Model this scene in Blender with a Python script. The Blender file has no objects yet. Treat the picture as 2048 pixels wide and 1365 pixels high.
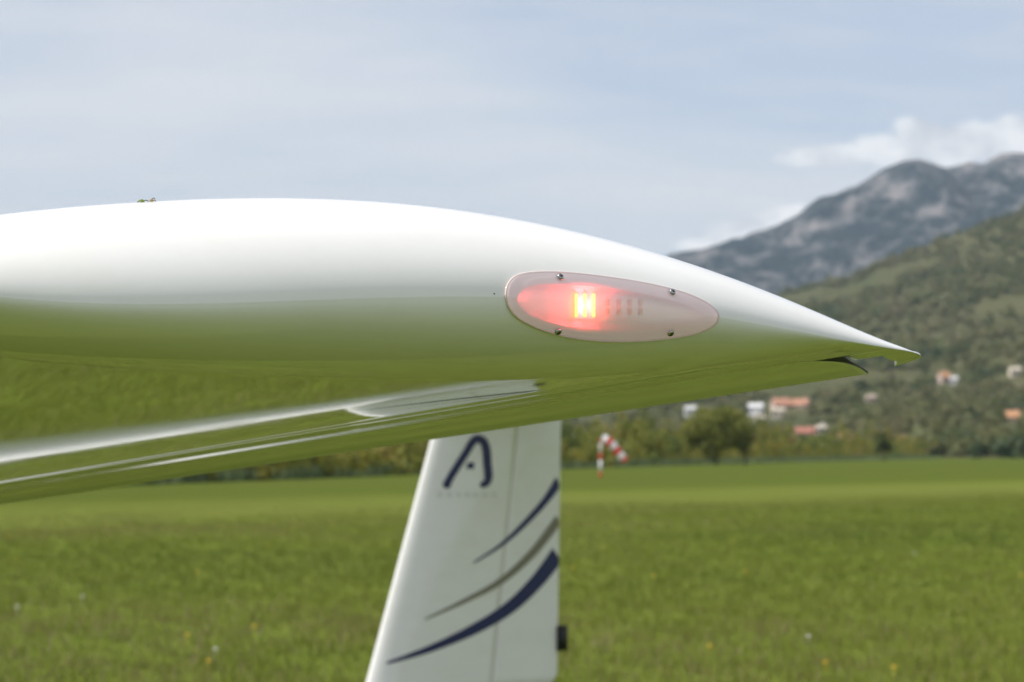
import bpy, bmesh, math, random
import numpy as np
from mathutils import Vector, Matrix
from mathutils.bvhtree import BVHTree

random.seed(7)
rng = np.random.default_rng(11)
sc = bpy.context.scene
COL = sc.collection

# ------------------------------------------------------------------ camera
EYE = 1.75
LENS = 95.0
FPX = 2048 * LENS / 36.0            # focal length in photograph pixels
HORIZON = 903.0                     # photograph row of the horizon
PITCH = math.atan((HORIZON - 682.5) / FPX)
cam_data = bpy.data.cameras.new('camera')
cam = bpy.data.objects.new('camera', cam_data)
COL.objects.link(cam)
cam.location = (0, 0, EYE)
cam.rotation_euler = (math.pi / 2 + PITCH, 0, 0)
cam_data.lens = LENS
cam_data.sensor_width = 36
cam_data.clip_start = 0.05
cam_data.clip_end = 40000
cam_data.dof.use_dof = True
cam_data.dof.focus_distance = 1.80
cam_data.dof.aperture_fstop = 19
sc.camera = cam

# ------------------------------------------------------------------ sky, sun, exposure
SUN_EL = math.radians(51)
SUN_AZ_VEC = Vector((-0.95, -0.31, 0)).normalized()     # horizontal direction towards the sun (left, a little behind the camera)
SUN_DIR = Vector((SUN_AZ_VEC.x * math.cos(SUN_EL), SUN_AZ_VEC.y * math.cos(SUN_EL), math.sin(SUN_EL)))
world = bpy.data.worlds.new('World')
sc.world = world
world.use_nodes = True
wn, wl = world.node_tree.nodes, world.node_tree.links
wn.clear()


def wnode(kind, **kw):
    n = wn.new(kind)
    for k, v in kw.items():
        setattr(n, k, v)
    return n


def wmath(op, a, b=None, c=None, clamp=False):
    n = wn.new('ShaderNodeMath')
    n.operation = op
    n.use_clamp = clamp
    for i, v in enumerate((a, b, c)):
        if v is None:
            continue
        if isinstance(v, (int, float)):
            n.inputs[i].default_value = v
        else:
            wl.new(v, n.inputs[i])
    return n.outputs[0]


def wramp(fac, stops):
    n = wn.new('ShaderNodeValToRGB')
    e = n.color_ramp.elements
    while len(e) < len(stops):
        e.new(0.5)
    for i, (p, c) in enumerate(stops):
        e[i].position = p
        e[i].color = (c[0], c[1], c[2], 1) if not isinstance(c, (int, float)) else (c, c, c, 1)
    wl.new(fac, n.inputs[0])
    return n.outputs[0]


def wmix(fac, a, b):
    n = wn.new('ShaderNodeMix')
    n.data_type = 'RGBA'
    for s, v in ((n.inputs[0], fac), (n.inputs[6], a), (n.inputs[7], b)):
        if isinstance(v, (int, float)):
            s.default_value = v
        elif isinstance(v, tuple):
            s.default_value = (v[0], v[1], v[2], 1)
        else:
            wl.new(v, s)
    return n.outputs[2]


tc = wnode('ShaderNodeTexCoord')
sep = wnode('ShaderNodeSeparateXYZ')
wl.new(tc.outputs['Generated'], sep.inputs[0])
dx, dy, dz = sep.outputs
sky = wnode('ShaderNodeTexSky', sky_type='NISHITA')
sky.sun_disc = False
sky.sun_elevation = SUN_EL
sky.sun_rotation = math.atan2(SUN_AZ_VEC.x, SUN_AZ_VEC.y)
sky.altitude = 300
sky.air_density = 1.0
sky.dust_density = 1.2
sky.ozone_density = 1.2
# thin high cloud, laid on a flat layer overhead so it streaks towards the horizon
den = wmath('ADD', wmath('MAXIMUM', dz, 0.0), 0.13)
comb = wnode('ShaderNodeCombineXYZ')
wl.new(wmath('DIVIDE', dx, den), comb.inputs[0])
wl.new(wmath('DIVIDE', dy, den), comb.inputs[1])
comb.inputs[2].default_value = 1.7


def wnoise(scale, detail, rough, sx, sy, off):
    mp = wnode('ShaderNodeMapping')
    mp.inputs['Scale'].default_value = (sx, sy, 1)
    mp.inputs['Location'].default_value = off
    wl.new(comb.outputs[0], mp.inputs[0])
    n = wnode('ShaderNodeTexNoise')
    n.inputs['Scale'].default_value = scale
    n.inputs['Detail'].default_value = detail
    n.inputs['Roughness'].default_value = rough
    n.inputs['Distortion'].default_value = 0.4
    wl.new(mp.outputs[0], n.inputs['Vector'])
    return n.outputs['Fac']


veil = wmath('ADD', wmath('MULTIPLY', wnoise(1.0, 3, 0.5, 0.75, 0.9, (5.6, 11.4, 0)), 0.65),
             wmath('MULTIPLY', wnoise(2.6, 6, 0.6, 0.7, 1.5, (8.3, 13.7, 2)), 0.35))
veil_f = wramp(veil, [(0.36, 0.55), (0.48, 0.80), (0.60, 0.98)])
# blue of the clear air between, thinned by the haze of the day
air = wmix(1.0, sky.outputs[0], (1, 1, 1))
sm = wnode('ShaderNodeMix'); sm.data_type = 'RGBA'; sm.blend_type = 'MULTIPLY'
sm.inputs[0].default_value = 1.0
wl.new(sky.outputs[0], sm.inputs[6])
sm.inputs[7].default_value = (0.082, 0.097, 0.122, 1)
base = wmix(veil_f, sm.outputs[2], (0.75, 0.765, 0.795))
# low cumulus over the ridge, by bearing and height above the horizon
ydiv = wmath('MAXIMUM', dy, 0.02)
ba = wmath('DIVIDE', dx, ydiv)
be = wmath('DIVIDE', dz, ydiv)
cb = wnode('ShaderNodeCombineXYZ')
wl.new(ba, cb.inputs[0]); wl.new(be, cb.inputs[1])
cn = wnode('ShaderNodeTexNoise')
cn.inputs['Scale'].default_value = 55
cn.inputs['Detail'].default_value = 5
cn.inputs['Roughness'].default_value = 0.55
wl.new(cb.outputs[0], cn.inputs['Vector'])
cum = None
for (px, py, rx, ry) in [(1850, 262, 62, 40), (1905, 285, 110, 48), (1800, 300, 95, 34), (1975, 285, 90, 40), (2040, 270, 70, 48),
                         (2140, 280, 130, 60), (1660, 312, 100, 26), (1560, 440, 75, 26), (1500, 462, 90, 30), (1440, 490, 80, 22), (1605, 425, 50, 16)]:
    a0, e0 = (px - 1024) / FPX, (HORIZON - py) / FPX
    u = wmath('POWER', wmath('ABSOLUTE', wmath('MULTIPLY', wmath('SUBTRACT', ba, a0), FPX / rx)), 2.0)
    v = wmath('POWER', wmath('ABSOLUTE', wmath('MULTIPLY', wmath('SUBTRACT', be, e0), FPX / ry)), 2.0)
    f = wmath('SUBTRACT', 1.0, wmath('ADD', u, v))
    cum = f if cum is None else wmath('MAXIMUM', cum, f)
cf = wmath('ADD', wmath('MULTIPLY', cum, 0.75), wmath('MULTIPLY', wmath('SUBTRACT', cn.outputs['Fac'], 0.46), 2.0))
cf = wmath('MULTIPLY', wramp(cf, [(0.0, 0.0), (0.45, 0.9), (1.0, 0.95)]), wmath('GREATER_THAN', dy, 0.05))
ccol = wramp(cn.outputs['Fac'], [(0.35, (0.66, 0.67, 0.71)), (0.58, (0.95, 0.95, 0.95))])
final = wmix(cf, base, ccol)
bg = wnode('ShaderNodeBackground')
bg.inputs['Strength'].default_value = 1.0      # the sky node itself is scaled to about 0.1 above
wl.new(final, bg.inputs[0])
wo = wnode('ShaderNodeOutputWorld')
wl.new(bg.outputs[0], wo.inputs[0])

sun_data = bpy.data.lights.new('sun', 'SUN')
sun_data.energy = 5.0
sun_data.angle = math.radians(0.55)
sun_data.color = (1.0, 0.95, 0.87)
sun = bpy.data.objects.new('sun', sun_data)
COL.objects.link(sun)
sun.rotation_euler = SUN_DIR.to_track_quat('Z', 'Y').to_euler()

sc.view_settings.view_transform = 'Standard'
sc.view_settings.look = 'None'
sc.view_settings.exposure = 0.06
sc.view_settings.gamma = 1.0
sc.view_settings.use_curve_mapping = False
sc.render.engine = 'CYCLES'
sc.cycles.use_denoising = True
sc.cycles.max_bounces = 6
sc.cycles.diffuse_bounces = 3
sc.cycles.adaptive_threshold = 0.02
sc.cycles.transparent_max_bounces = 12
sc.cycles.sample_clamp_indirect = 8.0
sc.cycles.caustics_reflective = False
sc.cycles.caustics_refractive = False


# ------------------------------------------------------------------ helpers
def ray(px, py):
    """direction of a photograph pixel seen from the camera position"""
    x, z = (px - 1024.0) / FPX, (682.5 - py) / FPX
    return Vector((x, math.cos(PITCH) - z * math.sin(PITCH), math.sin(PITCH) + z * math.cos(PITCH)))


CAMP = Vector((0, 0, EYE))


def at_depth(px, py, y):
    d = ray(px, py)
    return CAMP + d * (y / d.y)


def tag(o, label=None, cat=None, group=None, kind=None):
    if label: o['label'] = label
    if cat: o['category'] = cat
    if group: o['group'] = group
    if kind: o['kind'] = kind
    return o


def empty(name, loc=(0, 0, 0), rz=0.0):
    o = bpy.data.objects.new(name, None)
    COL.objects.link(o)
    o.location = loc
    o.rotation_euler = (0, 0, rz)
    o.empty_display_size = 0.1
    return o


def mesh_obj(name, verts, faces, mats, parent=None, smooth=True, fm=None, out=None):
    me = bpy.data.meshes.new(name)
    me.from_pydata([tuple(v) for v in verts], [], [tuple(f) for f in faces])
    for m in (mats if isinstance(mats, (list, tuple)) else [mats]):
        me.materials.append(m)
    if fm:
        me.polygons.foreach_set('material_index', fm)
    me.update()
    bm = bmesh.new(); bm.from_mesh(me)
    bmesh.ops.recalc_face_normals(bm, faces=bm.faces[:])
    if out is not None:                      # open sheets: make the normals face a given side
        bm.normal_update()
        if sum((f.normal.dot(out) for f in bm.faces), 0.0) < 0:
            bmesh.ops.reverse_faces(bm, faces=bm.faces[:])
    bm.to_mesh(me); bm.free()
    if smooth:
        me.polygons.foreach_set('use_smooth', [True] * len(me.polygons))
    o = bpy.data.objects.new(name, me)
    COL.objects.link(o)
    if parent: o.parent = parent
    return o


def big_mesh(name, V, F, mats, attr=None, parent=None, smooth=False):
    """numpy triangles -> mesh, with an optional per-vertex 'tint' value"""
    me = bpy.data.meshes.new(name)
    n, k = F.shape
    me.vertices.add(len(V)); me.vertices.foreach_set('co', V.astype(np.float32).ravel())
    me.loops.add(n * k); me.loops.foreach_set('vertex_index', F.astype(np.int32).ravel())
    me.polygons.add(n)
    me.polygons.foreach_set('loop_start', np.arange(0, n * k, k, dtype=np.int32))
    me.update(calc_edges=True)
    if smooth:
        me.polygons.foreach_set('use_smooth', np.ones(n, dtype=bool))
    me.materials.append(mats)
    if attr is not None:
        a = me.attributes.new('tint', 'FLOAT', 'POINT')
        a.data.foreach_set('value', attr.astype(np.float32))
    o = bpy.data.objects.new(name, me)
    COL.objects.link(o)
    if parent: o.parent = parent
    return o


def bm_obj(name, bm, mats, parent=None, smooth=True):
    me = bpy.data.meshes.new(name)
    bm.to_mesh(me); bm.free()
    for m in (mats if isinstance(mats, (list, tuple)) else [mats]):
        me.materials.append(m)
    if smooth:
        me.polygons.foreach_set('use_smooth', [True] * len(me.polygons))
    o = bpy.data.objects.new(name, me)
    COL.objects.link(o)
    if parent: o.parent = parent
    return o


def grid_faces(nu, nv, wrap_u=False):
    fs = []
    for j in range(nv - 1):
        for i in range(nu if wrap_u else nu - 1):
            a = j * nu + i
            b = j * nu + (i + 1) % nu
            fs.append((a, b, b + nu, a + nu))
    return fs


def tube(path, radii, n=12, caps=True):
    """verts, faces of a tube along a list of points"""
    V, F = [], []
    path = [Vector(p) for p in path]
    for k, p in enumerate(path):
        t = (path[min(k + 1, len(path) - 1)] - path[max(k - 1, 0)]).normalized()
        u = t.cross(Vector((0, 0, 1)))
        if u.length < 1e-3: u = Vector((1, 0, 0))
        u.normalize(); w = t.cross(u)
        r = radii[k] if isinstance(radii, (list, tuple)) else radii
        for i in range(n):
            a = 2 * math.pi * i / n
            V.append(p + u * (r * math.cos(a)) + w * (r * math.sin(a)))
    F = grid_faces(n, len(path), True)
    if caps:
        F.append(tuple(range(n - 1, -1, -1)))
        F.append(tuple((len(path) - 1) * n + i for i in range(n)))
    return V, F


def box(cx, cy, cz, sx, sy, sz):
    V = [(cx + a * sx / 2, cy + b * sy / 2, cz + c * sz / 2) for a in (-1, 1) for b in (-1, 1) for c in (-1, 1)]
    F = [(0, 1, 3, 2), (4, 6, 7, 5), (0, 4, 5, 1), (2, 3, 7, 6), (0, 2, 6, 4), (1, 5, 7, 3)]
    return V, F


# ------------------------------------------------------------------ materials
class Mat:
    def __init__(self, name):
        self.m = bpy.data.materials.new(name)
        self.m.use_nodes = True
        self.n, self.l = self.m.node_tree.nodes, self.m.node_tree.links
        self.b = self.n['Principled BSDF']
        self.out = self.n['Material Output']

    def node(self, kind, **kw):
        n = self.n.new(kind)
        for k, v in kw.items(): setattr(n, k, v)
        return n

    def put(self, sock, v):
        if isinstance(v, (int, float)): sock.default_value = v
        elif isinstance(v, tuple): sock.default_value = (v[0], v[1], v[2], 1) if len(v) == 3 and sock.type == 'RGBA' else v
        else: self.l.new(v, sock)

    def coord(self, kind='Object', scale=(1, 1, 1)):
        t = self.node('ShaderNodeTexCoord')
        mp = self.node('ShaderNodeMapping')
        mp.inputs['Scale'].default_value = scale
        self.l.new(t.outputs[kind], mp.inputs[0])
        return mp.outputs[0]

    def noise(self, vec, scale, detail=4, rough=0.55, dist=0.0):
        n = self.node('ShaderNodeTexNoise')
        n.inputs['Scale'].default_value = scale
        n.inputs['Detail'].default_value = detail
        n.inputs['Roughness'].default_value = rough
        n.inputs['Distortion'].default_value = dist
        self.l.new(vec, n.inputs['Vector'])
        return n.outputs['Fac']

    def ramp(self, fac, stops):
        n = self.node('ShaderNodeValToRGB')
        e = n.color_ramp.elements
        while len(e) < len(stops): e.new(0.5)
        for i, (p, c) in enumerate(stops):
            e[i].position = p
            e[i].color = (c, c, c, 1) if isinstance(c, (int, float)) else (c[0], c[1], c[2], 1)
        self.l.new(fac, n.inputs[0])
        return n.outputs[0]

    def mix(self, fac, a, b, blend='MIX'):
        n = self.node('ShaderNodeMix', data_type='RGBA', blend_type=blend)
        self.put(n.inputs[0], fac); self.put(n.inputs[6], a); self.put(n.inputs[7], b)
        return n.outputs[2]

    def math(self, op, a, b=None, c=None, clamp=False):
        n = self.node('ShaderNodeMath', operation=op, use_clamp=clamp)
        for i, v in enumerate((a, b, c)):
            if v is not None: self.put(n.inputs[i], v)
        return n.outputs[0]

    def set(self, **kw):
        for k, v in kw.items():
            self.put(self.b.inputs[k.replace('_', ' ')], v)
        return self

    def bump(self, h, strength=0.3, dist=0.01):
        n = self.node('ShaderNodeBump')
        n.inputs['Strength'].default_value = strength
        n.inputs['Distance'].default_value = dist
        self.l.new(h, n.inputs['Height'])
        self.l.new(n.outputs[0], self.b.inputs['Normal'])


def plain(name, col, rough=0.5, metal=0.0, vary=0.06, scale=8.0):
    m = Mat(name)
    n = m.noise(m.coord(), scale, 3)
    c = m.mix(n, tuple(x * (1 - vary) for x in col), tuple(min(1, x * (1 + vary)) for x in col))
    m.set(Base_Color=c, Roughness=rough, Metallic=metal)
    return m.m


# white gelcoat, polished
g = Mat('gelcoat')
gn = g.noise(g.coord(), 60, 3)
gw = g.noise(g.coord('Object', (2.2, 0.7, 3.0)), 1.0, 3, 0.5)
gd = g.noise(g.coord('Object', (6, 2.5, 14)), 1.0, 6, 0.7)
g.set(Base_Color=g.mix(g.ramp(gd, [(0.45, 0.0), (0.75, 1.0)]), (0.815, 0.815, 0.805), (0.775, 0.77, 0.745)), Roughness=g.math('ADD', g.math('MULTIPLY_ADD', gn, 0.02, 0.02), g.math('MULTIPLY', g.ramp(gd, [(0.5, 0.0), (0.8, 1.0)]), 0.05)), IOR=1.5)
g.bump(gw, 0.05, 0.012)
M_GEL = g.m
M_NAVY = plain('navy_vinyl', (0.007, 0.013, 0.085), 0.35)
M_OLIVE = plain('taupe_vinyl', (0.20, 0.19, 0.14), 0.3)
M_FAINT = plain('pale_grey_print', (0.62, 0.62, 0.61), 0.4)
M_SEAL = plain('hinge_tape', (0.55, 0.52, 0.40), 0.5)
M_BLACK = plain('black_rubber', (0.012, 0.013, 0.012), 0.6)
M_WALL = plain('bare_composite', (0.20, 0.21, 0.17), 0.6)
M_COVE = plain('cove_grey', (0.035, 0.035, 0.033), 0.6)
M_STEEL = plain('screw_steel', (0.42, 0.42, 0.42), 0.22, 1.0)
M_SLOT = plain('screw_slot', (0.01, 0.01, 0.01), 0.6)
M_RED = plain('windsock_red', (0.62, 0.035, 0.02), 0.7)
M_WHITE = plain('windsock_white', (0.75, 0.75, 0.76), 0.7)
M_GLASS = Mat('canopy_glass').set(Base_Color=(0.03, 0.035, 0.04), Roughness=0.04).m

# field of grass
g = Mat('meadow')
co = g.coord()
sx = g.node('ShaderNodeSeparateXYZ')
g.l.new(co, sx.inputs[0])
big = g.noise(co, 0.045, 4, 0.6)
mid = g.noise(co, 0.55, 5, 0.65)
fine = g.noise(co, 7.0, 4, 0.7)
c1 = g.ramp(mid, [(0.30, (0.065, 0.100, 0.016)), (0.52, (0.105, 0.150, 0.022)), (0.72, (0.150, 0.185, 0.034))])
c2 = g.mix(g.ramp(big, [(0.45, 0.0), (0.68, 0.55)]), c1, (0.135, 0.125, 0.040))
c3 = g.mix(0.55, c2, g.ramp(fine, [(0.25, (0.045, 0.068, 0.012)), (0.75, (0.17, 0.205, 0.040))]))
# mown strip crossing the field: its distance grows to the right
wob = g.math('MULTIPLY_ADD', g.noise(g.coord('Object', (0.05, 0.05, 1)), 1.0, 3), 10.0, -5.0)
line = g.math('ADD', g.math('SUBTRACT', sx.outputs[1], g.math('MULTIPLY', sx.outputs[0], 1.6)), wob)
strip = g.ramp(g.math('DIVIDE', line, 200.0), [(0.36, 0.0), (0.42, 1.0), (0.48, 1.0), (0.62, 0.0)])
c4 = g.mix(g.math('MULTIPLY', strip, 0.5), c3, (0.150, 0.165, 0.042))
edge = g.ramp(g.math('DIVIDE', line, 200.0), [(0.345, 0.0), (0.365, 0.8), (0.382, 0.8), (0.392, 0.0)])
c4 = g.mix(g.math('MULTIPLY', edge, 0.5), c4, (0.115, 0.095, 0.036))
far = g.ramp(g.math('DIVIDE', line, 1000.0), [(0.105, 0.0), (0.125, 1.0)])
c5 = g.mix(g.math('MULTIPLY', far, 0.55), c4, (0.066, 0.084, 0.020))
g.set(Base_Color=c5, Roughness=0.85)
g.b.inputs['Specular IOR Level'].default_value = 0.0
g.bump(fine, 0.8, 0.03)
M_FIELD = g.m


def leaf_mat(name, stops, transl=0.3):
    m = Mat(name)
    a = m.node('ShaderNodeAttribute', attribute_name='tint')
    col = m.ramp(a.outputs['Fac'], stops)
    m.set(Base_Color=col, Roughness=0.6)
    m.b.inputs['Specular IOR Level'].default_value = 0.25
    t = m.node('ShaderNodeBsdfTranslucent')
    m.l.new(col, t.inputs[0])
    x = m.node('ShaderNodeMixShader')
    x.inputs[0].default_value = transl
    m.l.new(m.b.outputs[0], x.inputs[1]); m.l.new(t.outputs[0], x.inputs[2])
    m.l.new(x.outputs[0], m.out.inputs[0])
    return m.m


M_BLADE = leaf_mat('grass_blades', [(0.0, (0.100, 0.138, 0.020)), (0.45, (0.155, 0.192, 0.024)), (0.78, (0.210, 0.230, 0.040)), (0.9, (0.20, 0.16, 0.075)), (1.0, (0.26, 0.22, 0.12))], 0.35)
M_SCRUB = leaf_mat('scrub_leaves', [(0.0, (0.095, 0.135, 0.030)), (0.35, (0.190, 0.205, 0.034)), (0.7, (0.250, 0.230, 0.040)), (1.0, (0.270, 0.185, 0.070))], 0.42)
M_WOOD = leaf_mat('woodland_leaves', [(0.0, (0.065, 0.095, 0.036)), (0.3, (0.118, 0.138, 0.048)), (0.6, (0.165, 0.165, 0.062)), (0.85, (0.190, 0.165, 0.085)), (1.0, (0.145, 0.185, 0.060))], 0.45)
M_WILLOW = leaf_mat('willow_leaves', [(0.0, (0.120, 0.145, 0.026)), (0.6, (0.210, 0.225, 0.042)), (1.0, (0.250, 0.245, 0.058))], 0.42)
M_DARKTREE = leaf_mat('dark_leaves', [(0.0, (0.045, 0.070, 0.018)), (1.0, (0.100, 0.120, 0.030))])
M_BARK = plain('bark', (0.06, 0.045, 0.03), 0.9, 0, 0.4, 3)
M_PETAL = plain('yellow_petals', (0.75, 0.48, 0.02), 0.6)
M_SEED = plain('white_seed_heads', (0.65, 0.64, 0.60), 0.8)

# ------------------------------------------------------------------ land
S = 13000.0
ground = mesh_obj('field', [(-S, -400, 0), (S, -400, 0), (S, 14000, 0), (-S, 14000, 0)], [(0, 1, 2, 3)], M_FIELD, smooth=False)
tag(ground, kind='structure')


def fbm(x, y, seed, octaves=5, lac=2.0, gain=0.5):
    """value noise on numpy arrays"""
    r = np.random.default_rng(seed)
    T = r.random((256, 256))
    out = np.zeros_like(x); amp = 1.0; tot = 0
    for o in range(octaves):
        xi, yi = np.floor(x).astype(int), np.floor(y).astype(int)
        fx, fy = x - xi, y - yi
        fx, fy = fx * fx * (3 - 2 * fx), fy * fy * (3 - 2 * fy)
        a = T[xi % 256, yi % 256]; b = T[(xi + 1) % 256, yi % 256]
        c = T[xi % 256, (yi + 1) % 256]; d = T[(xi + 1) % 256, (yi + 1) % 256]
        out += amp * ((a * (1 - fx) + b * fx) * (1 - fy) + (c * (1 - fx) + d * fx) * fy)
        tot += amp; amp *= gain; x, y = x * lac + 17.3, y * lac + 5.1
    return out / tot - 0.5


def ridge_land(name, crest, depth, foot, back, nu, nv, rough, seed, mat, concave):
    """a hill: crest drawn through pixel silhouette points at a depth, sloping to a foot line and a back line"""
    cx = np.array([(p[0] - 1024) / FPX * depth for p in crest])
    cz = np.array([(HORIZON - p[1]) / FPX * depth + EYE for p in crest])
    X = np.linspace(cx[0], cx[-1], nu)
    Z = np.interp(X, cx, cz)
    V = np.zeros((nv, nu, 3))
    for j in range(nv):
        t = j / (nv - 1) * 1.35
        if t <= 1:
            y = foot + (depth - foot) * t
            h = Z * (t ** concave)
        else:
            y = depth + (back - depth) * (t - 1) / 0.35
            h = Z * max(0.0, 1 - (t - 1) / 0.35) ** 1.1
        # keep bearings roughly radial towards the crest so the slope spreads as real ground does
        V[j, :, 0] = X * (0.55 + 0.45 * min(1, y / depth)) if t <= 1 else X
        V[j, :, 1] = y
        V[j, :, 2] = h
    n = fbm(V[:, :, 0] / rough[0], V[:, :, 1] / rough[0], seed, 5)
    n2 = fbm(V[:, :, 0] / rough[0] * 2.2 + 9, V[:, :, 1] / rough[0] * 1.1, seed + 1, 4)
    tt = np.linspace(0, 1.35, nv)[:, None]
    w = np.clip(tt, 0, 1) * np.where(tt < 1, 1, np.clip((1.35 - tt) / 0.35, 0, 1))
    w = w * (1 - 0.95 * np.exp(-((tt - 1) / 0.13) ** 2))
    V[:, :, 2] += w * (n * rough[1] + (0.25 - np.abs(n2)) * rough[1] * 0.8)
    V[:, :, 2] += w.clip(0.15, 1) * np.where(tt > 0.05, 1, 0) * fbm(V[:, :, 0] / (rough[0] * 0.13), V[:, :, 1] / (rough[0] * 0.2), seed + 5, 3) * rough[1] * 0.16
    V[:, :, 2] = np.where(tt == 0, -2, V[:, :, 2])
    F = np.array(grid_faces(nu, nv))
    o = big_mesh(name, V.reshape(-1, 3), F, mat, smooth=True)
    tag(o, kind='structure')
    return o


# mountain: limestone with dark forest on the shaded and lower ground
g = Mat('mountain_rock_and_forest')
co = g.coord()
sx = g.node('ShaderNodeSeparateXYZ'); g.l.new(co, sx.inputs[0])
n1 = g.noise(g.coord('Object', (1 / 120, 1 / 300, 1 / 80)), 1.0, 9, 0.72, 0.8)
n2 = g.noise(g.coord('Object', (1 / 38, 1 / 70, 1 / 34)), 1.0, 6, 0.65)
hz = g.math('DIVIDE', sx.outputs[2], 700.0)
rock = g.mix(n2, (0.16, 0.145, 0.15), (0.36, 0.33, 0.32))
wood = g.mix(n2, (0.011, 0.019, 0.026), (0.034, 0.046, 0.046))
f = g.math('ADD', g.math('MULTIPLY', n1, 1.0), g.math('MULTIPLY_ADD', hz, 0.13, -0.03))
f = g.math('ADD', f, g.math('MULTIPLY_ADD', n2, 0.42, -0.21))
c = g.mix(g.ramp(f, [(0.53, 0.0), (0.72, 0.85)]), wood, rock)
g.set(Base_Color=c, Roughness=0.95)
g.b.inputs['Specular IOR Level'].default_value = 0.05
g.bump(n2, 1.0, 25.0)
M_MOUNT = g.m
MD = 6200.0
mountain = ridge_land('mountain', [(500, 800), (900, 640), (1180, 560), (1300, 528), (1345, 508), (1400, 498), (1440, 487), (1476, 482), (1520, 463), (1580, 440), (1622, 415), (1680, 388),
                                   (1722, 368), (1760, 345), (1790, 331), (1812, 322), (1840, 318), (1866, 325), (1890, 334), (1915, 331), (1945, 322), (1968, 326), (1990, 312), (2005, 303),
                                   (2030, 300), (2060, 301), (2110, 320), (2180, 300), (2280, 345), (2420, 330), (2600, 420), (3000, 560), (3500, 800)],
                      MD, 3600, 8600, 480, 150, (300, 215), 3, M_MOUNT, 0.85)

# near hillside
g = Mat('hillside_scrub_ground')
co = g.coord()
n1 = g.noise(co, 1 / 45, 5, 0.6)
n2 = g.noise(co, 1 / 9, 4, 0.6)
n3 = g.noise(g.coord('Object', (1, 1, 1)), 1 / 110, 4, 0.55)
c = g.ramp(n1, [(0.30, (0.048, 0.060, 0.022)), (0.5, (0.074, 0.076, 0.032)), (0.7, (0.098, 0.092, 0.046))])
c = g.mix(g.ramp(n3, [(0.55, 0.0), (0.66, 0.4)]), c, (0.052, 0.068, 0.026))
c = g.mix(g.ramp(n2, [(0.60, 0.0), (0.74, 0.55)]), c, (0.22, 0.205, 0.175))
g.set(Base_Color=c, Roughness=0.95)
g.b.inputs['Specular IOR Level'].default_value = 0.05
M_HILL = g.m
HD = 2600.0
hill_crest = [(-900, 870), (0, 862), (500, 850), (850, 835), (1000, 815), (1120, 780), (1220, 735), (1340, 680), (1450, 632), (1560, 590), (1620, 575), (1700, 552),
              (1800, 512), (1900, 470), (1980, 443), (2048, 420), (2200, 380), (2500, 340), (3000, 420), (3600, 700), (4000, 860)]
hill = ridge_land('hillside', hill_crest, HD, 640, 3900, 260, 110, (170, 46), 21, M_HILL, 1.45)

hill_bvh = BVHTree.FromPolygons([v.co.copy() for v in hill.data.vertices], [tuple(p.vertices) for p in hill.data.polygons])


def on_hill(px, py):
    h = hill_bvh.ray_cast(CAMP, ray(px, py).normalized())
    return h[0]


def drop_hill(x, y):
    h = hill_bvh.ray_cast(Vector((x, y, 3000)), Vector((0, 0, -1)))
    return h[0].z if h[0] else 0.0


# ------------------------------------------------------------------ leafy things out of small faces
def leaf_cloud(C, R, n, size, r, squash=0.8):
    """C (k,3) centres, R (k,) radii -> n small faces in each ball's outer volume. returns V,F"""
    k = len(C)
    u = r.normal(size=(k, n, 3)); u /= np.linalg.norm(u, axis=2, keepdims=True)
    rad = R[:, None] * (0.45 + 0.6 * r.random((k, n)) ** 0.6)
    P = C[:, None, :] + u * rad[:, :, None] * np.array([1, 1, squash])
    nr = u + r.normal(size=(k, n, 3)) * 0.55
    nr /= np.linalg.norm(nr, axis=2, keepdims=True)
    t = np.cross(nr, r.normal(size=(k, n, 3))); t /= np.linalg.norm(t, axis=2, keepdims=True) + 1e-9
    b = np.cross(nr, t)
    s = (size * (0.6 + 0.8 * r.random((k, n))))[:, :, None]
    if np.ndim(size): pass
    q = np.stack([P - t * s - b * s * 0.7, P + t * s - b * s * 0.5, P + t * s * 0.8 + b * s * 0.7, P - t * s * 0.7 + b * s * 0.6], axis=2)
    V = q.reshape(-1, 3)
    F = np.arange(len(V)).reshape(-1, 4)
    return V, F


# ------------------------------------------------------------------ houses on the slope
M_ROOFS = [plain('terracotta_roof', (0.40, 0.20, 0.13), 0.85, 0, 0.25, 2), plain('brick_red_roof', (0.34, 0.14, 0.10), 0.85, 0, 0.25, 2), plain('orange_roof', (0.44, 0.23, 0.12), 0.85, 0, 0.25, 2)]
M_WALLS = [plain('white_render', (0.60, 0.60, 0.61), 0.8), plain('cream_render', (0.52, 0.46, 0.37), 0.8), plain('pink_render', (0.46, 0.36, 0.31), 0.8)]
M_WIN = plain('window_dark', (0.03, 0.035, 0.04), 0.2)
M_DOOR = plain('door_brown', (0.10, 0.06, 0.035), 0.6)


HOUSES = []


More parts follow.
